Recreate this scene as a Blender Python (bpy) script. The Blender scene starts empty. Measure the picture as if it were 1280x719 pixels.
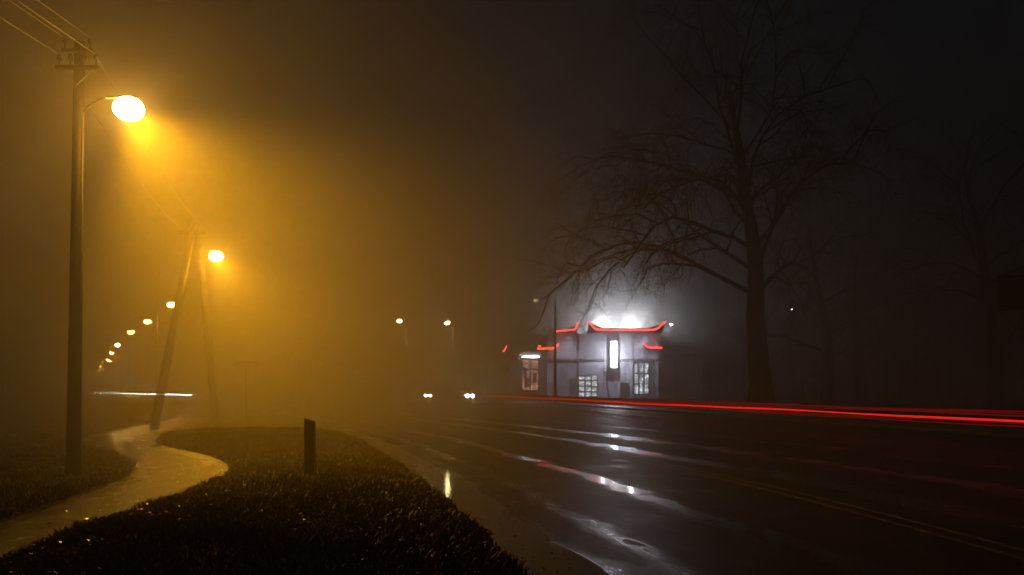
import bpy, math, random
import numpy as np
from mathutils import Vector, Matrix
random.seed(7); np.random.seed(7)
S=bpy.context.scene
S.view_settings.view_transform='Standard'; S.view_settings.look='None'
S.view_settings.exposure=0; S.view_settings.gamma=1

# ------------------------------------------------------------ helpers
def link(o):
    S.collection.objects.link(o); return o
def empty(name,loc=(0,0,0)):
    e=bpy.data.objects.new(name,None); e.location=loc; e.empty_display_size=.3
    return link(e)
def mesh_obj(name,verts,faces,mat=None,parent=None,smooth=False):
    me=bpy.data.meshes.new(name); me.from_pydata([tuple(map(float,v)) for v in verts],[],[tuple(f) for f in faces]); me.update()
    o=link(bpy.data.objects.new(name,me))
    if mat: me.materials.append(mat)
    if smooth:
        for p in me.polygons: p.use_smooth=True
    if parent: o.parent=parent
    return o
def np_mesh(name,V,F,mat,parent=None,smooth=False):
    me=bpy.data.meshes.new(name); n=len(V); m,k=F.shape
    me.vertices.add(n); me.vertices.foreach_set('co',np.asarray(V,dtype=np.float32).ravel())
    me.loops.add(m*k); me.loops.foreach_set('vertex_index',F.astype(np.int32).ravel())
    me.polygons.add(m); me.polygons.foreach_set('loop_start',np.arange(0,m*k,k,dtype=np.int32))
    if smooth: me.polygons.foreach_set('use_smooth',np.ones(m,dtype=bool))
    me.update(calc_edges=True); me.validate()
    me.materials.append(mat)
    o=link(bpy.data.objects.new(name,me))
    if parent: o.parent=parent
    return o
class Tubes:
    def __init__(s): s.V=[];s.F=[];s.n=0
    def add(s,P,R,k=4):
        P=np.asarray(P,float); R=np.asarray(R,float)*np.ones(len(P))
        T=np.gradient(P,axis=0); T/=np.linalg.norm(T,axis=1)[:,None]+1e-9
        ref=np.array([0.,0,1]) if abs(T[0][2])<.8 else np.array([1.,0,0])
        A=np.cross(T,ref); A/=np.linalg.norm(A,axis=1)[:,None]+1e-9
        B=np.cross(T,A)
        a=np.arange(k)*2*math.pi/k
        ring=P[:,None,:]+R[:,None,None]*(np.cos(a)[None,:,None]*A[:,None,:]+np.sin(a)[None,:,None]*B[:,None,:])
        m=len(P); s.V.append(ring.reshape(-1,3))
        i=np.arange(m-1)[:,None]*k; j=np.arange(k)[None,:]; j2=(j+1)%k
        f=np.stack([i+j,i+j2,i+k+j2,i+k+j],-1).reshape(-1,4)+s.n
        s.F.append(f); s.n+=m*k
    def obj(s,name,mat,parent=None):
        return np_mesh(name,np.concatenate(s.V),np.concatenate(s.F),mat,parent,True)
def box(name,x0,x1,y0,y1,z0,z1,mat,parent=None,bevel=0):
    v=[(x,y,z) for x in(x0,x1) for y in(y0,y1) for z in(z0,z1)]
    f=[(0,1,3,2),(4,6,7,5),(0,4,5,1),(2,3,7,6),(0,2,6,4),(1,5,7,3)]
    o=mesh_obj(name,v,f,mat,parent)
    if bevel:
        b=o.modifiers.new('b','BEVEL'); b.width=bevel; b.segments=2
    return o
def cyl(name,p0,p1,r0,r1,mat,parent=None,k=14,caps=True):
    p0=Vector(p0);p1=Vector(p1);d=(p1-p0).normalized()
    ref=Vector((0,0,1)) if abs(d.z)<.8 else Vector((1,0,0))
    A=d.cross(ref).normalized();B=d.cross(A)
    v=[];f=[]
    for p,r in((p0,r0),(p1,r1)):
        for i in range(k):
            a=2*math.pi*i/k; v.append(p+A*r*math.cos(a)+B*r*math.sin(a))
    for i in range(k): f.append((i,(i+1)%k,k+(i+1)%k,k+i))
    if caps: f.append(tuple(range(k))[::-1]); f.append(tuple(range(k,2*k)))
    o=mesh_obj(name,v,f,mat,parent)
    for p in o.data.polygons:
        if len(p.vertices)==4: p.use_smooth=True
    return o
def ellipsoid(name,c,r,mat,parent=None,seg=20,rings=12,zcut=(-1,1)):
    v=[];f=[]
    for i in range(rings+1):
        a0=math.asin(zcut[0]);a1=math.asin(zcut[1])
        ang=a0+(a1-a0)*i/rings
        for j in range(seg):
            a=2*math.pi*j/seg
            v.append((c[0]+r[0]*math.cos(ang)*math.cos(a),c[1]+r[1]*math.cos(ang)*math.sin(a),c[2]+r[2]*math.sin(ang)))
    for i in range(rings):
        for j in range(seg):
            f.append((i*seg+j,i*seg+(j+1)%seg,(i+1)*seg+(j+1)%seg,(i+1)*seg+j))
    f.append(tuple(range(seg))[::-1]); f.append(tuple(range(rings*seg,(rings+1)*seg)))
    return mesh_obj(name,v,f,mat,parent,True)
def curve_fn(pts):
    ys=np.array([p[1] for p in pts],float); xs=np.array([p[0] for p in pts],float)
    d=np.diff(xs)/np.diff(ys); m=np.zeros(len(xs)); m[1:-1]=(d[1:]+d[:-1])/2; m[0]=d[0]; m[-1]=d[-1]
    def f(y):
        y=np.asarray(y,float); i=np.clip(np.searchsorted(ys,y)-1,0,len(ys)-2)
        h=ys[i+1]-ys[i]; t=(y-ys[i])/h
        r=(2*t**3-3*t**2+1)*xs[i]+(t**3-2*t**2+t)*h*m[i]+(-2*t**3+3*t**2)*xs[i+1]+(t**3-t**2)*h*m[i+1]
        r=np.where(t<0,xs[0]+m[0]*(y-ys[0]),r); r=np.where(t>1,xs[-1]+m[-1]*(y-ys[-1]),r)
        return r
    return f

# ------------------------------------------------------------ materials
def new_mat(name):
    m=bpy.data.materials.new(name); m.use_nodes=True
    nt=m.node_tree; return m,nt,nt.nodes['Principled BSDF']
def N(nt,t,**k):
    n=nt.nodes.new(t)
    for a,b in k.items(): setattr(n,a,b)
    return n
def noisy(name,c1,c2,scale=5,rough=(.5,.8),bump=.3,bscale=None,metal=0,dist=.02,spec=.5):
    m,nt,b=new_mat(name)
    tc=N(nt,'ShaderNodeTexCoord')
    n=N(nt,'ShaderNodeTexNoise'); n.inputs['Scale'].default_value=scale; n.inputs['Detail'].default_value=8
    nt.links.new(tc.outputs['Object'],n.inputs['Vector'])
    r=N(nt,'ShaderNodeValToRGB'); r.color_ramp.elements[0].position=.3; r.color_ramp.elements[1].position=.7
    r.color_ramp.elements[0].color=(*c1,1); r.color_ramp.elements[1].color=(*c2,1)
    nt.links.new(n.outputs['Fac'],r.inputs['Fac']); nt.links.new(r.outputs['Color'],b.inputs['Base Color'])
    mr=N(nt,'ShaderNodeMapRange'); mr.inputs['To Min'].default_value=rough[0]; mr.inputs['To Max'].default_value=rough[1]
    nt.links.new(n.outputs['Fac'],mr.inputs['Value']); nt.links.new(mr.outputs['Result'],b.inputs['Roughness'])
    n2=N(nt,'ShaderNodeTexNoise'); n2.inputs['Scale'].default_value=bscale or scale*6; n2.inputs['Detail'].default_value=6
    nt.links.new(tc.outputs['Object'],n2.inputs['Vector'])
    bp=N(nt,'ShaderNodeBump'); bp.inputs['Strength'].default_value=bump; bp.inputs['Distance'].default_value=dist
    nt.links.new(n2.outputs['Fac'],bp.inputs['Height']); nt.links.new(bp.outputs['Normal'],b.inputs['Normal'])
    b.inputs['Metallic'].default_value=metal
    b.inputs['Specular IOR Level'].default_value=spec
    return m
def emis(name,col,strength,glass=False):
    m=bpy.data.materials.new(name); m.use_nodes=True; nt=m.node_tree; nt.nodes.clear()
    e=N(nt,'ShaderNodeEmission'); e.inputs['Color'].default_value=(*col,1)
    tc=N(nt,'ShaderNodeTexCoord'); n=N(nt,'ShaderNodeTexNoise'); n.inputs['Scale'].default_value=1.5
    mr=N(nt,'ShaderNodeMapRange'); mr.inputs['To Min'].default_value=strength*.8; mr.inputs['To Max'].default_value=strength*1.2
    nt.links.new(tc.outputs['Object'],n.inputs['Vector']); nt.links.new(n.outputs['Fac'],mr.inputs['Value']); nt.links.new(mr.outputs['Result'],e.inputs['Strength'])
    o=N(nt,'ShaderNodeOutputMaterial')
    if glass:   # glowing clear globe: light from the bulb inside passes through
        t=N(nt,'ShaderNodeBsdfTransparent'); a=N(nt,'ShaderNodeAddShader')
        nt.links.new(e.outputs[0],a.inputs[0]); nt.links.new(t.outputs[0],a.inputs[1]); nt.links.new(a.outputs[0],o.inputs[0])
    else: nt.links.new(e.outputs[0],o.inputs[0])
    m.cycles.emission_sampling='NONE'
    return m
M_bark=noisy('bark',(.008,.008,.008),(.02,.019,.019),6,(.85,.98),.6,spec=.08)
M_wood=noisy('weathered_wood',(.005,.0045,.004),(.016,.012,.010),9,(.5,.8),.5,spec=.2)
M_wire=noisy('aluminium_cable',(.08,.075,.07),(.14,.13,.12),9,(.35,.5),.05,spec=.5)
M_metal=noisy('galvanised_steel',(.03,.03,.03),(.06,.06,.06),8,(.45,.65),.1,metal=.2)
M_dark=noisy('dark_plastic',(.005,.005,.005),(.010,.010,.010),8,(.45,.7),.1,spec=.15)
M_wall=noisy('painted_render',(.24,.24,.29),(.46,.46,.52),.6,(.6,.85),.15)
M_wall2=noisy('dark_cladding',(.07,.07,.075),(.12,.12,.12),2,(.5,.75),.15)
M_roof=noisy('roof_tiles',(.03,.03,.035),(.07,.05,.05),4,(.4,.7),.4)
M_sign=noisy('sign_back',(.03,.03,.03),(.06,.06,.06),4,(.5,.7),.05,spec=.2)
M_signw=noisy('sign_face',(.5,.5,.5),(.65,.65,.62),4,(.4,.6),.05)
M_frame=noisy('window_frame',(.05,.05,.05),(.1,.1,.1),4,(.4,.6),.05)
M_pave=noisy('paving',(.05,.05,.05),(.09,.09,.085),3,(.35,.6),.3,spec=.3)
M_kerb=noisy('kerb_stone',(.08,.08,.075),(.14,.14,.13),5,(.45,.65),.3,spec=.3)
M_evergreen=noisy('evergreen_foliage',(.012,.018,.01),(.03,.04,.02),8,(.7,.9),.4,spec=.2)
M_grassb=noisy('grass_blades',(.005,.005,.004),(.022,.017,.010),1.2,(.35,.6),.1,spec=.28)
M_ground=noisy('grass_ground',(.003,.003,.002),(.010,.009,.006),1.2,(.6,.95),1.0,40,dist=.05,spec=.1)
M_leaf=noisy('wet_leaves',(.03,.015,.007),(.09,.05,.02),3,(.12,.3),.2)
M_paint=noisy('road_paint',(.022,.021,.016),(.14,.12,.08),4,(.4,.6),.2,spec=.3)
M_car=noisy('car_paint',(.05,.06,.07),(.07,.08,.09),2,(.15,.3),.02,metal=.4)
M_glass=noisy('car_glass',(.01,.012,.014),(.02,.02,.02),2,(.03,.08),.0)
M_tyre=noisy('tyre',(.015,.015,.015),(.03,.03,.03),9,(.7,.9),.2)
M_neon=emis('red_neon',(1,.045,.022),28)
SOD=(1,.415,.008)
M_lampY=emis('sodium_glass',(1,.68,.24),30,True)
M_lampY2=emis('sodium_glass_far',(1,.50,.10),200,True)
M_lampY3=emis('sodium_glass_farthest',(1,.45,.08),2200,True)
M_lampW=emis('warm_white_glass',(1,.66,.3),160,True)
M_white=emis('white_sign_light',(.85,.9,1),90)
M_head=emis('headlamp',(.9,.95,1),1500)

def asphalt(name,bands,base=.5,c=((.010,.010,.0105),(.024,.0235,.023)),dry=True,bd=.01,wet=.2):
    m,nt,b=new_mat(name); L=nt.links
    uv=N(nt,'ShaderNodeUVMap'); uv.uv_map='UVMap'
    sep=N(nt,'ShaderNodeSeparateXYZ'); L.new(uv.outputs['UV'],sep.inputs[0])
    def mth(op,a,bb=None,c=None):
        n=N(nt,'ShaderNodeMath',operation=op)
        for i,x in enumerate((a,bb,c)):
            if x is None: continue
            if isinstance(x,(int,float)): n.inputs[i].default_value=x
            else: L.new(x,n.inputs[i])
        return n.outputs[0]
    wn=N(nt,'ShaderNodeTexNoise'); wn.noise_dimensions='1D'; wn.inputs['Scale'].default_value=.16; wn.inputs['Detail'].default_value=4
    L.new(sep.outputs[1],wn.inputs['W'])
    u=mth('ADD',sep.outputs[0],mth('MULTIPLY',mth('SUBTRACT',wn.outputs['Fac'],.5),.9))
    tot=None
    for cc,w,a in bands:
        d=mth('DIVIDE',mth('SUBTRACT',u,cc),w)
        g=mth('MULTIPLY',mth('EXPONENT',mth('MULTIPLY',mth('MULTIPLY',d,d),-1.)),a)
        tot=g if tot is None else mth('ADD',tot,g)
    mp=N(nt,'ShaderNodeMapping'); mp.inputs['Scale'].default_value=(1,.45,1); L.new(uv.outputs['UV'],mp.inputs['Vector'])
    n=N(nt,'ShaderNodeTexNoise'); n.inputs['Scale'].default_value=1.7; n.inputs['Detail'].default_value=7; n.inputs['Roughness'].default_value=.62
    L.new(mp.outputs[0],n.inputs['Vector'])
    s=mth('ADD',mth('MULTIPLY',tot,.55),mth('MULTIPLY',n.outputs['Fac'],1.))
    pud=N(nt,'ShaderNodeMapRange'); pud.interpolation_type='SMOOTHSTEP'; pud.inputs['From Min'].default_value=.77; pud.inputs['From Max'].default_value=.80
    L.new(s,pud.inputs['Value']); P=pud.outputs['Result']
    damp=N(nt,'ShaderNodeMapRange'); damp.interpolation_type='SMOOTHSTEP'; damp.inputs['From Min'].default_value=.5; damp.inputs['From Max'].default_value=.85
    damp.inputs['To Min'].default_value=base; damp.inputs['To Max'].default_value=wet; L.new(s,damp.inputs['Value'])
    mx=N(nt,'ShaderNodeMix'); L.new(P,mx.inputs['Factor']); L.new(damp.outputs[0],mx.inputs['A']); mx.inputs['B'].default_value=.05
    L.new(mx.outputs['Result'],b.inputs['Roughness'])
    if dry:  # the crown and far lane have drained: less sheen there
        dr=N(nt,'ShaderNodeMapRange'); dr.inputs['From Min'].default_value=4; dr.inputs['From Max'].default_value=11
        dr.inputs['To Min'].default_value=.28; dr.inputs['To Max'].default_value=.06; L.new(u,dr.inputs['Value'])
        sp=N(nt,'ShaderNodeMix'); L.new(P,sp.inputs['Factor']); L.new(dr.outputs[0],sp.inputs['A']); sp.inputs['B'].default_value=1.0
        L.new(sp.outputs['Result'],b.inputs['Specular IOR Level'])
    else: b.inputs['Specular IOR Level'].default_value=.9
    tc=N(nt,'ShaderNodeTexCoord')
    f=N(nt,'ShaderNodeTexNoise'); f.inputs['Scale'].default_value=.7; f.inputs['Detail'].default_value=10; L.new(tc.outputs['Object'],f.inputs['Vector'])
    cr=N(nt,'ShaderNodeValToRGB'); cr.color_ramp.elements[0].position=.35; cr.color_ramp.elements[1].position=.7
    cr.color_ramp.elements[0].color=(*c[0],1); cr.color_ramp.elements[1].color=(*c[1],1); L.new(f.outputs['Fac'],cr.inputs[0])
    cm=N(nt,'ShaderNodeMix',data_type='RGBA'); L.new(P,cm.inputs[0]); L.new(cr.outputs[0],cm.inputs[6]); cm.inputs[7].default_value=(.008,.008,.008,1)
    L.new(cm.outputs[2],b.inputs['Base Color'])
    g=N(nt,'ShaderNodeTexNoise'); g.inputs['Scale'].default_value=60; g.inputs['Detail'].default_value=3; L.new(tc.outputs['Object'],g.inputs['Vector'])
    g2=N(nt,'ShaderNodeTexNoise'); g2.inputs['Scale'].default_value=3; g2.inputs['Detail'].default_value=4; L.new(tc.outputs['Object'],g2.inputs['Vector'])
    hh=mth('ADD',g.outputs['Fac'],mth('MULTIPLY',g2.outputs['Fac'],2.))
    bp=N(nt,'ShaderNodeBump'); bp.inputs['Distance'].default_value=bd
    L.new(mth('ADD',mth('MULTIPLY',mth('SUBTRACT',1.,P),.6),.03),bp.inputs['Strength']); L.new(hh,bp.inputs['Height']); L.new(bp.outputs[0],b.inputs['Normal'])
    return m
M_road=asphalt('wet_asphalt',[(.45,.42,1.0),(3.15,.28,.62),(6.7,.45,.58),(9.2,.6,.55),(1.5,.18,.42),(12.5,.5,.3)])
M_path=asphalt('wet_path_asphalt',[(1.0,.6,.4)],.28,((.004,.004,.0035),(.012,.0105,.009)),False,.014,.13)

# ------------------------------------------------------------ ground shapes (metres, camera at origin looking +Y)
Lf=curve_fn([(4.6,-20),(1.5,0),(.05,6.9),(-.38,9),(-1.14,12),(-2.05,15.5),(-3.5,20.4),(-5.2,26.1),(-8,33.2),(-11.6,42),(-17,55),(-26.5,76),(-42,106),(-64,145),(-135,260)])
Rf=curve_fn([(28,-20),(21,5),(17.5,22),(13,44),(7.6,70),(3.2,88),(-3,106),(-19,142),(-42,192),(-80,262)])
Cf=curve_fn([(7.5,-20),(5.8,0),(4.92,7.66),(4.65,9.8),(4.1,13),(2.9,18.1),(1.46,24.2),(-1.3,33.2),(-7.4,51.4),(-16.5,76),(-31,106),(-52,145),(-115,260)])
PL=curve_fn([(-7,-8),(-6.2,4),(-6.1,9.5),(-6.45,11.8),(-7.0,14.4),(-8.0,16.8),(-9.6,19.2),(-11.7,21.8),(-14,26.1),(-15.7,31.9),(-17.4,39),(-21.5,51.4),(-33,76),(-52,106),(-80,145)])
PR=curve_fn([(-4.6,-8),(-4.5,4),(-4.7,7.3),(-4.93,9.1),(-4.95,11.1),(-5.1,13.6),(-5.75,16.3),(-7.3,19.2),(-10.2,23.1),(-11.5,26),(-12.9,31),(-15,39),(-19,51.4),(-30.3,76),(-49,106),(-77,145)])
def strip(name,fa,fb,y0,y1,ny,nx,z,mat,zf=None):
    t=np.linspace(0,1,ny); ys=y0+(y1-y0)*t**1.6
    xs0=fa(ys);xs1=fb(ys); s=np.linspace(0,1,nx)
    X=xs0[:,None]+(xs1-xs0)[:,None]*s[None,:]; Y=np.repeat(ys[:,None],nx,1)
    Z=np.full_like(X,z)
    if zf is not None: Z=Z+zf(X,Y,np.repeat(s[None,:],ny,0))
    V=np.stack([X,Y,Z],-1).reshape(-1,3)
    i=np.arange(ny-1)[:,None]*nx; j=np.arange(nx-1)[None,:]
    F=np.stack([i+j,i+j+1,i+nx+j+1,i+nx+j],-1).reshape(-1,4)
    o=np_mesh(name,V,F,mat,smooth=True)
    uvl=o.data.uv_layers.new(name='UVMap')
    U=np.stack([(X-xs0[:,None]),Y],-1).reshape(-1,2)
    li=np.empty(len(o.data.loops),dtype=np.int32); o.data.loops.foreach_get('vertex_index',li)
    uvl.data.foreach_set('uv',U[li].astype(np.float32).ravel())
    return o
mesh_obj('ground',[(-1500,-300,0),(1500,-300,0),(1500,2500,0),(-1500,2500,0)],[(0,1,2,3)],M_ground)
strip('road',Lf,Rf,-20,260,260,40,.008,M_road)
def wob(f,a): return lambda y: f(y)+a*np.sin(y*3.1)*.6+a*np.sin(y*7.3+1)*.4
strip('footpath',wob(PL,.05),wob(PR,.06),-8,145,500,8,.006,M_path)
strip('footpath_link',lambda y:PR(y)-.3,lambda y:Lf(y)+.3,30.2,32.4,8,12,.012,M_path)
def nz(X,Y):
    return .5+.25*np.sin(X*1.7+np.sin(Y*.9)*2)+.25*np.sin(Y*1.3+X*.6)
def vz(X,Y,s): return .13*np.sin(np.pi*s)**.6*(.5+.7*nz(X,Y))
strip('grass_verge',wob(PR,.06),lambda y:Lf(y)+.10*np.sin(y*2.3)+.07*np.sin(y*5.1),-6,30,240,50,.003,M_ground,vz)
def vz2(X,Y,s): return .14*np.sin(np.pi*np.clip(s,0,1))**.5*(.4+nz(X,Y))
strip('grass_bank',lambda y:PL(y)-9,wob(PL,.05),-6,60,240,40,.003,M_ground,vz2)
strip('pavement',lambda y:Rf(y)+.15,lambda y:Rf(y)+3.2,15,125,100,4,.12,M_pave)
def kerb_strip(name,f,y0,y1):
    ys=np.linspace(y0,y1,160); V=[];F=[]
    for i,y in enumerate(ys):
        x=float(f(y)); V+= [(x,y,0),(x,y,.125),(x+.15,y,.125),(x+.15,y,.0)]
        if i: 
            a=4*(i-1);b=4*i
            for k in range(3): F.append((a+k,a+k+1,b+k+1,b+k))
    return mesh_obj(name,V,F,M_kerb)
kerb_strip('kerb',Rf,15,125)
def line_strip(name,f,off,w,y0,y1,parent):
    ys=y0+(y1-y0)*np.linspace(0,1,200)**1.5; V=[];F=[]
    for i,y in enumerate(ys):
        x=float(f(y)); sl=(float(f(y+.1))-float(f(y-.1)))/.2; k=math.sqrt(1+sl*sl)
        V+=[(x+(off-w/2)*k,y,.013),(x+(off+w/2)*k,y,.013)]
        if i: F.append((2*i-2,2*i-1,2*i+1,2*i))
    return mesh_obj(name,V,F,M_paint,parent)
e=empty('road_marking'); line_strip('line_1',Cf,-.15,.10,-5,140,e); line_strip('line_2',Cf,.15,.10,-5,140,e)
mesh_obj('parking_lot',[(-1,107,.02),(30,107,.02),(30,92,.02),(36,92,.02),(36,190,.02),(-40,190,.02)],[(0,1,2,3,4,5)],M_pave)
def island(cx,cy,rx,ry):
    V=[];F=[];n=40
    for rr_,z in((1.0,.008),(1.0,.13),(.955,.135),(.95,.12)):
        for i in range(n):
            a=2*math.pi*i/n; V.append((cx+rx*rr_*math.cos(a)-.22*ry*rr_*math.sin(a),cy+ry*rr_*math.sin(a),z))
    for r_ in range(3):
        for i in range(n): F.append((r_*n+i,r_*n+(i+1)%n,(r_+1)*n+(i+1)%n,(r_+1)*n+i))
    e=empty('traffic_island'); mesh_obj('kerb_ring',V,F,M_kerb,e); mesh_obj('island_top',[(*v[:2],.125) for v in V[3*n:]],[tuple(range(n))],M_ground,e)
island(-8.0,76,3.4,5.0); island(-5.6,107,2.6,4.5)

# ------------------------------------------------------------ grass
def grass(name,fa,fb,y0,y1,n,zf,hmin,hmax):
    y=y0+(y1-y0)*np.random.rand(n)**1.7
    s=np.random.rand(n)
    a=fa(y);b=fb(y); x=a+(b-a)*s
    z=zf(x,y,s)
    h=(hmin+(hmax-hmin)*np.random.rand(n)**2)*(.5+.9*nz(x*2.1,y*2.3))
    w=.004+.0008*y
    th=np.random.rand(n)*2*np.pi; ln=np.random.rand(n)*1.0*h
    th2=np.random.rand(n)*2*np.pi
    dx=np.cos(th)*w;dy=np.sin(th)*w
    tx=np.cos(th2)*ln;ty=np.sin(th2)*ln
    v0=np.stack([x-dx,y-dy,z],-1);v1=np.stack([x+dx,y+dy,z],-1)
    m0=np.stack([x+tx*.4-dx*.7,y+ty*.4-dy*.7,z+h*.65],-1);m1=np.stack([x+tx*.4+dx*.7,y+ty*.4+dy*.7,z+h*.65],-1)
    tp=np.stack([x+tx,y+ty,z+h],-1)
    V=np.stack([v0,v1,m1,m0,tp],1).reshape(-1,3)
    i=np.arange(n)*5
    F=np.concatenate([np.stack([i,i+1,i+2],-1),np.stack([i,i+2,i+3],-1),np.stack([i+3,i+2,i+4],-1)])
    return np_mesh(name,V,F,M_grassb)
grass('grass',lambda y:PR(y)-.03,lambda y:Lf(y)+.04,4,30,120000,vz,.03,.11)
grass('grass',lambda y:PL(y)-7,lambda y:PL(y)+.04,7,40,60000,lambda x,y,s:.05*np.ones_like(x),.03,.13)
def leaves(n,fa,fb,y0,y1,z):
    y=y0+(y1-y0)*np.random.rand(n)**1.5; a=fa(y);b=fb(y);x=a+(b-a)*np.random.rand(n)
    th=np.random.rand(n)*6.28; r=.010+.018*np.random.rand(n)
    V=[]
    for k,(ru,rv) in enumerate(((1,0),(0,.6),(-1,0),(0,-.6))):
        V.append(np.stack([x+r*(ru*np.cos(th)-rv*np.sin(th)),y+r*(ru*np.sin(th)+rv*np.cos(th)),z+.02*np.random.rand(n)],-1))
    V=np.stack(V,1).reshape(-1,3); i=np.arange(n)*4
    return np_mesh('fallen_leaves',V,np.stack([i,i+1,i+2,i+3],-1),M_leaf)
leaves(2600,PR,Lf,5,28,.12); leaves(120,lambda y:PL(y),PR,9,24,.02); leaves(250,Lf,lambda y:Lf(y)+.9,5,20,.016)

# ------------------------------------------------------------ lamps
def spot(name,loc,dir,power,col,size,blend,parent,r=.12):
    l=bpy.data.lights.new(name,'SPOT'); l.energy=power;l.color=col;l.spot_size=math.radians(size);l.spot_blend=blend;l.shadow_soft_size=r
    o=link(bpy.data.objects.new(name,l)); o.location=loc
    o.rotation_mode='QUATERNION'; o.rotation_quaternion=Vector(dir).to_track_quat('-Z','Y'); o.parent=parent; return o
def point(name,loc,power,col,parent,r=.15):
    l=bpy.data.lights.new(name,'POINT'); l.energy=power;l.color=col;l.shadow_soft_size=r
    o=link(bpy.data.objects.new(name,l)); o.location=loc;o.parent=parent;return o
def lamp_head(p,d,mat,parent,s=1.,bowl=(.26,.19,.16)):
    d=Vector((d[0],d[1],0)).normalized(); sd=Vector((-d.y,d.x,0)); p=Vector(p)
    prof=[(-.42,.05,.04),(-.3,.07,.05),(-.05,.10,.07),(.15,.10,.07),(.26,.08,.05),(.30,.03,.02)]
    V=[];F=[];k=10
    for t,w,h in prof:
        for i in range(k):
            a=math.pi*i/(k-1); V.append(p+d*t*s+sd*w*s*math.cos(a)+Vector((0,0,h*s*math.sin(a)+bowl[2]*s*.72)))
    n=len(prof)
    for i in range(n-1):
        for j in range(k): F.append((i*k+j,i*k+(j+1)%k,(i+1)*k+(j+1)%k,(i+1)*k+j))
    F.append(tuple(range(k))); F.append(tuple(range((n-1)*k,n*k)))
    mesh_obj('head',V,F,M_metal,parent,True)
    ang=math.atan2(d.y,d.x)
    b=ellipsoid('lens',(0,0,0),(bowl[0]*s,bowl[1]*s,bowl[2]*s),mat,parent,zcut=(-1,.9))
    b.location=p+d*.08*s-Vector((0,0,.04*s)); b.rotation_euler=(0,0,ang)
def street_lamp(x,y,h,arm,power,col,mat,size=150,tilt=.3,s=1.,name='street_lamp',r=.11):
    e=empty(name,(0,0,0)); d=Vector((arm[0],arm[1],0)); L=d.length; dn=d.normalized()
    cyl('pole',(x,y,0),(x,y,1.2),r,r,M_metal,e); cyl('shaft',(x,y,1.2),(x,y,h-.3),r*.75,r*.5,M_metal,e)
    t=Tubes(); P=[]
    for i in range(9):
        q=i/8; P.append((x+d.x*q,y+d.y*q,h-.3+.45*math.sin(q*math.pi/2)))
    t.add(P,np.linspace(.045,.03,9),8); t.obj('arm',M_metal,e)
    hp=Vector((x,y,0))+d+dn*.35+Vector((0,0,h+.13))
    lamp_head(hp,dn,mat,e,s)
    if power: spot('lamp_light',hp+Vector((0,0,-.05*s)),(dn.x*tilt,dn.y*tilt,-1),power,col,size,1.,e)
    return e

def insulator(x,y,z,p):
    cyl('pin',(x,y,z),(x,y,z+.12),.015,.015,M_metal,p,8); cyl('insulator',(x,y,z+.1),(x,y,z+.2),.045,.03,M_sign,p,10)
px,py_=-7.75,14.1
e=empty('utility_pole')
cyl('pole',(px-.02,py_,0),(px+.1,py_,7.75),.12,.09,M_wood,e,18)
box('crossarm',px-.25,px+.5,py_-.16,py_-.08,7.22,7.29,M_wood,e,.01)
box('crossarm_upper',px-.15,px+.4,py_-.16,py_-.08,7.52,7.58,M_wood,e,.01)
for q in(-.2,.0,.25,.45): insulator(px+q,py_-.12,7.29,e)
for q in(-.1,.35): insulator(px+q,py_-.12,7.58,e)
cyl('brace',(px+.07,py_-.14,6.9),(px+.4,py_-.12,7.22),.012,.012,M_metal,e,6)
cyl('conduit',(px+.13,py_-.04,0.1),(px+.17,py_-.04,6.4),.014,.014,M_metal,e,8)
t=Tubes(); t.add([(px+.08,py_,6.4),(px+.25,py_,6.62),(px+.45,py_,6.74),(px+.62,py_,6.79)],[.016]*4,8); t.obj('arm',M_dark,e)
lamp_head((px+.9,py_,6.6),(1,0),M_lampY,e,.8,(.33,.31,.26))
# asymmetric street optic: throws down and out over the carriageway
spot('lamp_light',(px+.95,py_,6.52),(.72,.25,-1),5600,SOD,120,1.,e)
point('lamp_glow',(px+.95,py_,6.52),560,SOD,e)

e=empty('a_frame_pole'); top=Vector((-13.6,34,8.6))
cyl('leg_1',(-14.35,31.9,0),top,.19,.14,M_wood,e,14)
cyl('leg_2',(-13.6,36.6,0),top+Vector((.12,.25,-.3)),.19,.14,M_wood,e,14)
box('crossarm',top.x-.6,top.x+.6,33.85,33.97,8.2,8.3,M_wood,e,.01)
for q in(-.5,-.25,.25,.5): insulator(top.x+q,33.9,8.3,e)
t=Tubes(); t.add([(-13.5,34.1,7.0),(-13.2,34.1,7.4),(-12.95,34.1,7.5)],[.03]*3,8); t.obj('arm',M_wood,e)
lamp_head((-12.75,34.1,7.35),(1,0),M_lampY,e,1.,(.3,.27,.24))
spot('lamp_light',(-12.7,34.1,7.27),(.5,.35,-1),9500,SOD,132,1.,e)
point('lamp_glow',(-12.7,34.1,7.27),3000,SOD,e)
for i,(x,y,h,pw) in enumerate([(-22.6,50.7,6.9,5000),(-29.9,63.3,6.9,3000),(-36.8,75,6.9,2600),(-49,97,6.9,0),(-60.8,119,6.9,0),(-75,146,6.9,0),(-94,180,6.9,0)]):
    street_lamp(x,y,h,(.5,0),pw,SOD,M_lampY2 if y<80 else M_lampY3,140,.3)
street_lamp(-10.0,75,7.9,(-.2,-.15),1800,(1,.6,.25),M_lampW,150,0,.9)
street_lamp(-5.7,77,7.9,(-.2,-.15),1200,(1,.64,.32),M_lampW,150,0,.9)
M_lampDim=emis('dim_lamp_glass',(1,.6,.35),3)
street_lamp(4.45,82,10.6,(-1.6,-.5),0,(1,.7,.5),M_lampDim,150,0,r=.2)
M_cool=emis('cool_lamp_glass',(.8,.9,1),90)
street_lamp(19.0,93.5,9.1,(-.1,-.1),1500,(.75,.85,1),M_cool,150,0,.8)
M_cool2=emis('cool_lamp_glass_far',(.8,.9,1),40)
street_lamp(34.3,97,11.2,(-.1,-.1),0,(.75,.85,1),M_cool2,150,0,.6)

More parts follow.
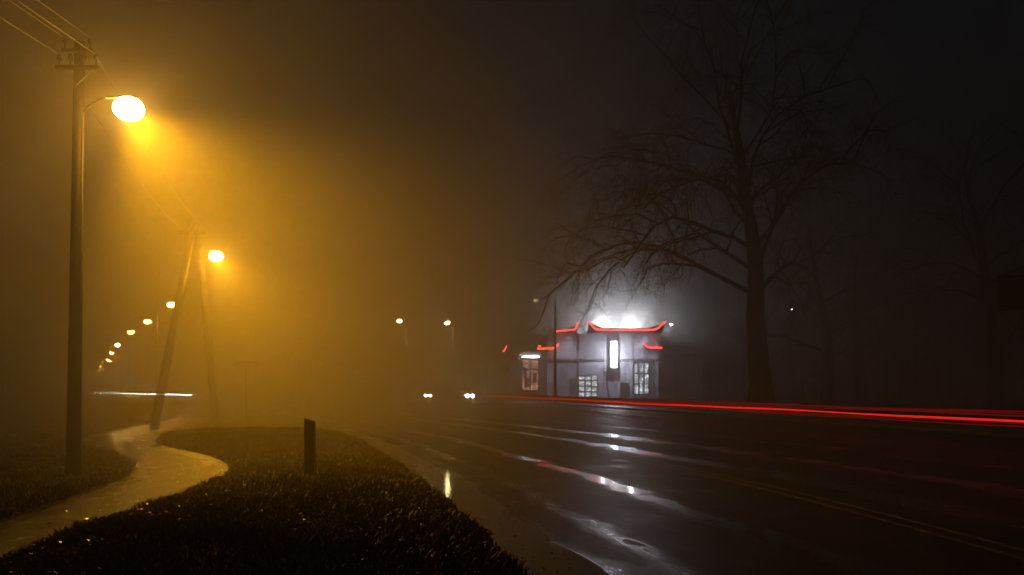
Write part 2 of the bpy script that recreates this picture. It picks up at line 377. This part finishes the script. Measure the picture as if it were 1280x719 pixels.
def wire(a,b,sag,n=24):
    a=np.array(a,float);b=np.array(b,float); q=np.linspace(0,1,n)[:,None]
    P=a+(b-a)*q; P[:,2]-=sag*4*(q*(1-q))[:,0]; return P
e=empty('power_lines'); t=Tubes()
for q in(-.2,.45): t.add(wire((px+q,py_-.12,7.48),(px+q-.25,-26,7.8),.7),.006,5)
for q in(-.1,.35): t.add(wire((px+q,py_-.12,7.77),(px+q-.2,-26,8.1),.7),.006,5)
for q,w in((-.2,-.5),(.45,.5)): t.add(wire((px+q,py_-.12,7.48),(top.x+w,33.9,8.48),.35),.006,5)
for w in(-.5,.5): t.add(wire((top.x+w,33.9,8.48),(-22.6+w*.3,50.7,6.9),.3),.009,4)
t.obj('cables',M_wire,e)

# ------------------------------------------------------------ delineator post
e=empty('marker_post')
w=.085
V=[(-w,-.06,0),(w,-.06,0),(w,.06,0),(-w,.06,0),(-w,-.06,1.12),(w,-.06,1.06),(w,.06,1.06),(-w,.06,1.12)]
o=mesh_obj('post',[(x-3.40,y+13.4,z) for x,y,z in V],[(3,2,1,0),(4,5,6,7),(0,1,5,4),(1,2,6,5),(2,3,7,6),(3,0,4,7)],M_dark,e)
b=o.modifiers.new('b','BEVEL'); b.width=.012;b.segments=3
box('reflector',-3.44,-3.36,13.328,13.338,.82,.96,M_dark,e)
e=empty('direction_sign'); sx,sy=-13.0,38.9
cyl('pole',(sx,sy,0),(sx,sy,3.05),.05,.05,M_dark,e)
V=[(-.62,0),(-.45,.19),(.62,.19),(.62,-.19),(-.45,-.19)]
vv=[(sx+a,sy-.06,2.82+b_) for a,b_ in V]+[(sx+a,sy-.045,2.82+b_) for a,b_ in V]
mesh_obj('arrow_board',vv,[(0,1,2,3,4),(9,8,7,6,5)]+[(i,(i+1)%5,5+(i+1)%5,5+i) for i in range(5)],M_dark,e)
e=empty('round_traffic_sign'); cyl('pole',(-.55,76,0),(-.55,76,3.9),.05,.05,M_metal,e)
cyl('disc',(-.55,75.95,3.6),(-.55,75.93,3.6),.42,.42,M_dark,e,24)
e=empty('road_sign'); cyl('pole',(19.6,30,0),(19.6,30,6.0),.06,.05,M_metal,e)
box('board',18.3,20.6,29.9,29.93,4.6,5.85,M_sign,e,.01); box('board_frame',18.25,20.65,29.94,29.97,4.55,5.9,M_metal,e)
for k in range(3): box('stripe_%d'%k,18.5,20.2-.4*k,29.885,29.897,4.8+.35*k,4.9+.35*k,M_sign,e)

# ------------------------------------------------------------ the shop
e=empty('pagoda_restaurant'); FY=95.
box('main_block',4.2,17.5,FY,FY+12,0,8.3,M_wall,e)
box('left_wing',-.8,4.18,FY+.6,FY+11,0,6.1,M_wall2,e)
box('base_plinth',4.1,17.6,FY-.08,FY-.002,0,.5,M_wall2,e)
for k in range(5): box('pilaster_%d'%k,4.9+k*3.05,5.25+k*3.05,FY-.14,FY-.003,.52,8.0,M_wall,e)
box('string_course',4.1,17.6,FY-.25,FY-.145,5.0,5.25,M_wall2,e)
def tier(name,x0,x1,y0,y1,z,rise,over,thick=.35):
    n=12; V=[];F=[]
    def edge(a,b,i):
        t=i/n; c=abs(2*t-1)**8
        return (a[0]+(b[0]-a[0])*t,a[1]+(b[1]-a[1])*t,z+c*.95)
    c=[(x0-over,y0-over),(x1+over,y0-over),(x1+over,y1+over),(x0-over,y1+over)]
    ins=over+1.4
    ins=min(ins,(x1-x0)/2.2+over)
    ci=[(x0-over+ins,y0-over+ins),(x1+over-ins,y0-over+ins),(x1+over-ins,y1+over-ins),(x0-over+ins,y1+over-ins)]
    if y1-y0<3: ci=[(a,(y0+y1)/2+(.05 if k>1 else -.05)) for k,(a,b_) in enumerate(ci)]
    for s_ in range(4):
        base=len(V)
        for i in range(n+1):
            a,b_=c[s_],c[(s_+1)%4]; p=edge(a,b_,i); ia,ib=ci[s_],ci[(s_+1)%4]; t=i/n
            q=(ia[0]+(ib[0]-ia[0])*t,ia[1]+(ib[1]-ia[1])*t,z+rise)
            V+=[(p[0],p[1],p[2]-thick*.5),(p[0],p[1],p[2]),q]
        for i in range(n):
            k=base+3*i; F+=[(k,k+3,k+4,k+1),(k+1,k+4,k+5,k+2)]
    m=len(V); V+=[(a,b_,z+rise) for a,b_ in ci]; F.append((m,m+1,m+2,m+3))
    m=len(V); V+=[(a,b_,z-thick*.5) for a,b_ in c]; F.append((m+3,m+2,m+1,m))
    mesh_obj(name,V,F,M_roof,e)
tier('upper_roof',9.5,17.7,FY,FY+11,8.55,.5,.4)
tier('side_roof',4.9,7.5,FY+1.5,FY+11,8.5,.3,.3)
tier('wing_roof',-.7,3.8,FY+.6,FY+10.5,6.3,.7,.3)
tier('right_canopy',15.9,17.7,FY-.2,FY+1.4,6.35,.35,.3)
tn=Tubes(); ny=FY-.55
def neon(P): tn.add(P,.085,8)
neon([(9.05,ny,9.65),(9.45,ny,9.25),(9.75,ny,8.9),(10.1,ny,8.7),(12,ny,8.66),(15,ny,8.66),(16.9,ny,8.7),(17.35,ny,8.9),(17.7,ny,9.25),(18.15,ny,9.65)])
neon([(7.85,ny,9.6),(7.65,ny,9.1),(7.45,ny,8.7),(5.15,ny+.4,8.5)])
neon([(5.55,ny+.3,7.05),(5.3,ny+.3,6.75),(5.0,ny+.3,6.5),(3.05,ny+.3,6.45)]); neon([(3.05,ny+.3,6.45),(3.35,ny+.3,6.85)])
neon([(-.65,ny+.3,6.75),(-.85,ny+.3,6.35),(-1.1,ny+.3,6.1)])
neon([(15.6,ny-.15,7.05),(15.9,ny-.15,6.75),(16.25,ny-.15,6.56),(17.8,ny-.15,6.56)])
tn.obj('neon_outline',M_neon,e)
box('sign_box',11.6,12.5,FY-.9,FY-.02,4.1,7.4,M_metal,e,.03)
box('sign_face',11.68,12.42,FY-.93,FY-.905,4.2,7.3,M_white,e)
def window_mat(name,c1,c2,st):
    m=bpy.data.materials.new(name); m.use_nodes=True; nt=m.node_tree; nt.nodes.clear()
    tc=N(nt,'ShaderNodeTexCoord'); br=N(nt,'ShaderNodeTexBrick'); br.inputs['Scale'].default_value=1.6; br.inputs['Mortar Size'].default_value=.05
    mp=N(nt,'ShaderNodeMapping'); mp.inputs['Rotation'].default_value=(math.radians(90),0,0); nt.links.new(tc.outputs['Object'],mp.inputs[0]); nt.links.new(mp.outputs[0],br.inputs['Vector'])
    br.inputs['Color1'].default_value=(*c1,1);br.inputs['Color2'].default_value=(*c2,1);br.inputs['Mortar'].default_value=(.02,.02,.03,1)
    no=N(nt,'ShaderNodeTexNoise'); no.inputs['Scale'].default_value=2.5; nt.links.new(tc.outputs['Object'],no.inputs['Vector'])
    mu=N(nt,'ShaderNodeMath',operation='MULTIPLY'); mu.inputs[1].default_value=st*2; nt.links.new(no.outputs['Fac'],mu.inputs[0])
    em=N(nt,'ShaderNodeEmission'); nt.links.new(br.outputs['Color'],em.inputs[0]); nt.links.new(mu.outputs[0],em.inputs[1])
    o=N(nt,'ShaderNodeOutputMaterial'); nt.links.new(em.outputs[0],o.inputs[0]); m.cycles.emission_sampling='NONE'; return m
M_win=window_mat('lit_window',(.9,.95,1),(.15,.2,.27),10)
M_poster=window_mat('lit_poster',(1,.5,.36),(.3,.08,.06),6)
def window(x0,x1,z0,z1,mat,y,nm='window',nv=2,nh=2,dy=.2):
    box(nm+'_glass',x0,x1,y-.03-dy,y-.005-dy,z0,z1,mat,e)
    for k in range(nv+1):
        x=x0+(x1-x0)*k/nv; box(nm+'_mullion_%d'%k,x-.08,x+.08,y-.13-dy,y-.035-dy,z0-.05,z1+.05,M_frame,e)
    for k in range(nh+1):
        z=z0+(z1-z0)*k/nh; box(nm+'_rail_%d'%k,x0,x1,y-.11-dy,y-.04-dy,z-.08,z+.08,M_frame,e)
window(7.9,10.2,.7,3.3,M_win,FY,'shop_window',3,4)
window(14.5,16.3,1.0,4.8,M_win,FY,'door_window',3,3)
window(1.2,3.2,1.5,5.3,M_poster,FY+.6,'poster',2,3)
for k,(a,b_) in enumerate(((1.5,2.2),(2.45,2.95),(1.35,1.8))): box('poster_figure_%d'%k,a,b_,FY+.29,FY+.3,1.9+.5*k,3.0+.6*k,M_frame,e)
box('poster_lightbox',1.2,3.2,FY+.22,FY+.56,5.42,5.62,M_white,e)
box('door',12.9,13.9,FY-.2,FY-.005,.1,2.4,M_frame,e)
for x in(2.4,6.6,15.4):  # lamps added to brighten the facade
    cyl('added_eave_lamp_arm',(x,FY,5.9 if x<4 else 7.9),(x,FY-2.2,6.0 if x<4 else 8.1),.03,.03,M_metal,e,8)
    cyl('added_eave_lamp',(x,FY-2.2,5.9 if x<4 else 8.0),(x,FY-2.2,6.04 if x<4 else 8.14),.14,.12,M_metal,e)
    spot('facade_fill',(x,FY-2.2,5.8 if x<4 else 7.9),(0,.3,-1),1500 if x<4 else 2000,(.82,.80,1),140,1.,e,.04)
point('sign_light',(12.05,FY-1.8,5.7),5000,(.84,.86,1),e,.04)
for x in(11.6,15.2):
    box('floodlight_body',x-.3,x+.3,FY+7.2,FY+7.5,9.1,9.95,M_metal,e,.03)
    point('flood_light',(x,FY+6.9,9.75),19000,(.88,.92,1),e,.12)
def mist(name,loc,scale,dens,power,aniso,parent):
    m=bpy.data.materials.new(name); m.use_nodes=True; nt=m.node_tree; nt.nodes.clear()
    tc=N(nt,'ShaderNodeTexCoord'); gr=N(nt,'ShaderNodeTexGradient',gradient_type='SPHERICAL'); nt.links.new(tc.outputs['Object'],gr.inputs[0])
    pw_=N(nt,'ShaderNodeMath',operation='POWER'); pw_.inputs[1].default_value=power; nt.links.new(gr.outputs['Fac'],pw_.inputs[0])
    mu=N(nt,'ShaderNodeMath',operation='MULTIPLY'); mu.inputs[1].default_value=dens; nt.links.new(pw_.outputs[0],mu.inputs[0])
    vs=N(nt,'ShaderNodeVolumeScatter'); vs.inputs['Anisotropy'].default_value=aniso; nt.links.new(mu.outputs[0],vs.inputs['Density'])
    o=N(nt,'ShaderNodeOutputMaterial'); nt.links.new(vs.outputs[0],o.inputs['Volume'])
    try: m.cycles.volume_step_rate=2.0
    except Exception: pass
    st=ellipsoid(name,(0,0,0),(1,1,1),m,parent,24,14); st.location=loc; st.scale=scale; return st
# mist added over the roof to gather the floodlight glow into a halo
mist('roof_glow_mist',(13.2,FY+4,9.8),(13.5,11,9.7),.25,1.7,.1,e)
for x in (10.6,13.2,16.0): cyl('roof_vent',(x,FY+9,9.05),(x,FY+9,9.7),.3,.3,M_metal,e)
# denser mist added around the left street lamps to concentrate their glow
mist('lamp_glow_mist',(-9.3,23.5,4.7),(14.5,27,10.5),.056,1.,.2,None)
e=empty('brick_storehouse')
M_brick=noisy('dark_brick',(.10,.095,.10),(.17,.16,.16),3,(.6,.9),.3)
box('walls',17.52,23,FY+1,FY+9,0,5.6,M_brick,e); box('roof_slab',17.4,23.2,FY+.7,FY+9.2,5.6,5.85,M_roof,e)
box('gate',19,21.6,FY+.93,FY+.99,0,2.8,M_frame,e)

# ------------------------------------------------------------ trees
def rnd(s): return np.random.normal(0,s,3)
def bare_tree(name,base,height,r0,limbs,lv,bias=(0,0,0),spread=12,droop=.05,seed=1,start=.22,nolow=None):
    np.random.seed(seed); t=Tubes(); base=np.array(base,float)
    n=14; P=[base.copy()]; d=np.array([0,0,1.])
    for i in range(n):
        d=d+rnd(.05); d[2]=max(d[2],.8); d/=np.linalg.norm(d); P.append(P[-1]+d*height*.8/n)
    P=np.array(P); R=r0*(1-np.linspace(0,1,n+1)*.85); R[0]*=1.35; t.add(P,R,10)
    def grow(p,d,L,r,lev):
        ns=7 if lev<2 else 5
        pts=[p]; dirs=[d]
        for i in range(ns):
            g=droop*(lev+.3)*(i/ns)*1.6
            d=d+rnd(.16 if lev<2 else .24)+np.array([0,0,-g])
            if nolow:   # crown lifted over the street
                lim=nolow[0] if p[0]<base[0]-nolow[1] else nolow[2]
                if pts[-1][2]<lim: d=d+np.array([0,0,.45])
            d/=np.linalg.norm(d)
            pts.append(pts[-1]+d*L/ns); dirs.append(d)
        rr=np.linspace(r,r*.3,ns+1); t.add(pts,rr,6 if lev<2 else (4 if lev<3 else 3))
        if lev>=len(lv): return
        nc,lmul=lv[lev]
        for c in range(nc):
            q=.2+.8*(c+np.random.rand())/nc; i=min(int(q*ns),ns-1)
            f=q*ns-i; pp=pts[i]+(pts[i+1]-pts[i])*f
            a=np.random.normal(0,1,3); dd=dirs[i]; a-=a.dot(dd)*dd; a/=np.linalg.norm(a)
            nd=dd*.75+a*(.75); nd/=np.linalg.norm(nd)
            grow(pp,nd,L*lmul*(.6+.7*np.random.rand())*(1.15-.4*q),r*(.55-.25*q)+.003,lev+1)
    for k in range(limbs):
        q=start+(1-start)*(k+.5)/limbs; i=min(int(q*n),n-1); pp=P[i]
        a=k*2.4+np.random.rand(); el=.25+.8*q
        dd=np.array([math.cos(a),math.sin(a),el])+np.array(bias); dd/=np.linalg.norm(dd)
        L=spread*(.7+.5*np.random.rand())*(1.2-.5*q)
        grow(pp,dd,L,R[i]*.34,1)
    e=empty(name); t.obj('trunk_and_branches',M_bark,e); return e
bare_tree('bare_tree',(20.6,66,0),33,1.0,20,[None,(9,.45),(8,.5),(5,.55)],(-.35,-.1,0),17.5,.19,21,.38,(10.2,7.0,4.6))
bare_tree('bare_tree',(31,78,0),22,.6,14,[None,(7,.45),(6,.5),(4,.5)],(0,0,0),9,.05,5)
bare_tree('bare_tree',(36.5,84,0),20,.5,14,[None,(7,.45),(6,.5),(4,.5)],(0,0,0),8,.05,8)
bare_tree('bare_tree',(40,66,0),26,.75,14,[None,(7,.45),(6,.5),(4,.5)],(0,0,0),12,.06,9,.4)
bare_tree('bare_sapling',(9.7,80,.1),4.9,.08,12,[None,(5,.5),(4,.5)],(0,0,.6),1.5,.0,11,.3)
e=empty('columnar_evergreen_tree'); np.random.seed(4); ex,ey=-5.5,107
cyl('trunk',(ex,ey,.1),(ex,ey,2),.3,.25,M_bark,e)
cyl('stem_mass',(ex,ey,1),(ex,ey,11.8),1.5,1.1,M_evergreen,e)
n=18000; zz=.6+12.4*np.random.rand(n)**.95; prof=2.05*np.clip((13.2-zz)/1.6,0.05,1)**.5*(.9+.1*np.sin(zz*2))
th=np.random.rand(n)*6.28; rr=prof*(.75+.3*np.random.rand(n)); c=np.stack([ex+rr*np.cos(th),ey+rr*np.sin(th),zz],-1)
a=np.random.normal(0,.2,(n,3)); b_=np.random.normal(0,.2,(n,3)); V=np.stack([c-a,c+b_,c+a+[0,0,.15]],1).reshape(-1,3)
i=np.arange(n)*3; np_mesh('foliage',V,np.stack([i,i+1,i+2],-1),M_evergreen,e)

def treeline(name,x0,x1,y,h,n,seed):
    np.random.seed(seed); t=Tubes()
    for k in range(n):
        x=x0+(x1-x0)*np.random.rand(); yy=y+np.random.rand()*20; H=h*(.6+.6*np.random.rand())
        t.add([(x,yy,0),(x+np.random.normal(0,.3),yy,H*.5),(x+np.random.normal(0,.6),yy,H)],[.3,.2,.03],5)
        for j in range(34):
            z=H*(.25+.7*np.random.rand()); a=np.random.rand()*6.28; L=H*.28*(1.2-z/H)
            p=np.array([x,yy,z]); q=p+np.array([math.cos(a)*L,math.sin(a)*L,L*.8]); t.add([p,(p+q)/2+rnd(.2),q],[.08,.05,.01],3)
            for m in range(5):
                s=p+(q-p)*np.random.rand(); t.add([s,s+rnd(.9)+[0,0,.4]],[.03,.008],3)
    t.obj(name,M_bark)
treeline('distant_trees',27,95,92,15,36,2)

# ------------------------------------------------------------ cars with headlamps on
def car(x,y,rot):
    e=empty('car'); 
    prof=[(-2.1,.35),(-2.12,.85),(-1.95,1.02),(-1.1,1.1),(-.45,1.55),(.9,1.58),(1.7,1.15),(2.1,1.05),(2.15,.4)]
    V=[];F=[];n=len(prof)
    for sgn in(-1,1):
        for (u,z) in prof: V.append((sgn*(.86 if z<1.2 else .68),u,z))
    F=[tuple(range(n))[::-1],tuple(range(n,2*n))]+[(i,(i+1)%n,n+(i+1)%n,n+i) for i in range(n)]
    o=mesh_obj('body',V,F,M_car,e); b=o.modifiers.new('b','BEVEL'); b.width=.06;b.segments=3
    mesh_obj('windscreen',[(-.72,-1.06,1.15),(.72,-1.06,1.15),(.6,-.5,1.54),(-.6,-.5,1.54)],[(0,1,2,3)],M_glass,e)
    for s_ in(-1,1):
        mesh_obj('side_glass',[(s_*.84,-.8,1.2),(s_*.84,1.3,1.2),(s_*.72,.9,1.5),(s_*.72,-.4,1.5)],[(0,1,2,3)],M_glass,e)
        for u in(-1.3,1.35):
            cyl('wheel',(s_*.9,u,.32),(s_*.7,u,.32),.32,.32,M_tyre,e,20); cyl('hub',(s_*.915,u,.32),(s_*.9,u,.32),.18,.18,M_metal,e,14)
        ellipsoid('headlamp',(s_*.58,-2.1,.8),(.24,.16,.17),M_head,e,12,8)
    spot('headlight_beam',(0,-2.4,.8),(0,-1,.0),4000,(.85,.92,1),40,1.,e,.05)
    box('grille',-.3,.3,-2.16,-2.13,.5,.66,M_dark,e); box('number_plate',-.26,.26,-2.18,-2.165,.38,.48,M_signw,e)
    e.location=(x,y,.01); e.rotation_euler=(0,0,rot); return e
car(-7.0,99,math.radians(60)); car(-13.2,108,math.radians(64))

# ------------------------------------------------------------ light trails along the lanes
tr=curve_fn([(24,-15),(18.6,4),(14.2,22),(9.4,44),(4.4,72),(.8,88),(-4.6,106),(-20.5,142),(-44,192),(-80,255)])
def trail(name,specs,f,y0,y1):
    e=empty(name)
    for k,(off,z,r,mat) in enumerate(specs):
        ys=np.linspace(y0,y1,120); xs=f(ys)+off; zz=z+.02*np.sin(ys*.21+k)+.012*np.sin(ys*.6+k*2)
        t=Tubes(); t.add(np.stack([xs,ys,zz],-1),r*np.clip(ys/45,.6,2.4),6); t.obj('streak_%d'%k,mat,e)
M_t1=emis('tail_light_trail',(1,.016,.02),1.5); M_t2=emis('tail_light_trail_faint',(1,.02,.02),.16)
trail('tail_light_trail',[(0,.74,.035,M_t1),(-1.2,.76,.022,M_t1),(0.1,.86,.05,M_t2),(-.1,.64,.05,M_t2),(-1.1,1.0,.03,M_t2),(-.8,.62,.03,M_t2),(0,.95,.04,M_t2)],tr,-10,250)
M_t3=emis('headlight_trail',(1,.9,.75),200)
t=Tubes(); e=empty('headlight_trail'); t.add([(-47.5,118,.75),(-60,133,.82),(-72,147,.88),(-84,160,.95)],.05,6); t.obj('streak',M_t3,e)

# ------------------------------------------------------------ fog
m=bpy.data.materials.new('fog'); m.use_nodes=True; nt=m.node_tree; nt.nodes.clear()
vs=N(nt,'ShaderNodeVolumeScatter'); vs.inputs['Density'].default_value=.0068; vs.inputs['Anisotropy'].default_value=.2; vs.inputs['Color'].default_value=(.97,.98,1,1)
va=N(nt,'ShaderNodeVolumeAbsorption'); va.inputs['Density'].default_value=.0155; va.inputs['Color'].default_value=(0,0,0,1)  # absorption added so lamp light spreads less and distant areas stay dark
ads=N(nt,'ShaderNodeAddShader'); nt.links.new(vs.outputs[0],ads.inputs[0]); nt.links.new(va.outputs[0],ads.inputs[1])
o=N(nt,'ShaderNodeOutputMaterial'); nt.links.new(ads.outputs[0],o.inputs['Volume'])
fog=box('fog',-420,420,-60,620,-.6,48,m)

# ------------------------------------------------------------ world
w=bpy.data.worlds.new('World'); S.world=w; w.use_nodes=True; nt=w.node_tree; nt.nodes.clear()
sky=N(nt,'ShaderNodeTexSky',sky_type='NISHITA'); sky.sun_disc=False; sky.sun_elevation=math.radians(-4); sky.sun_rotation=math.radians(200)
b1=N(nt,'ShaderNodeBackground'); b1.inputs[1].default_value=.001; nt.links.new(sky.outputs[0],b1.inputs[0])
b2=N(nt,'ShaderNodeBackground'); b2.inputs[0].default_value=(.0002,.0150,.0275,1); b2.inputs[1].default_value=1
ad=N(nt,'ShaderNodeAddShader'); nt.links.new(b1.outputs[0],ad.inputs[0]); nt.links.new(b2.outputs[0],ad.inputs[1])
o=N(nt,'ShaderNodeOutputWorld'); nt.links.new(ad.outputs[0],o.inputs[0])

# ------------------------------------------------------------ camera
c=bpy.data.cameras.new('camera'); c.lens=28; c.sensor_width=36; c.clip_end=4000; c.clip_start=.05; c.shift_y=(487-359.5)/1280
co=link(bpy.data.objects.new('camera',c)); co.location=(0,0,1.6); co.rotation_euler=(math.radians(90),0,0); S.camera=co
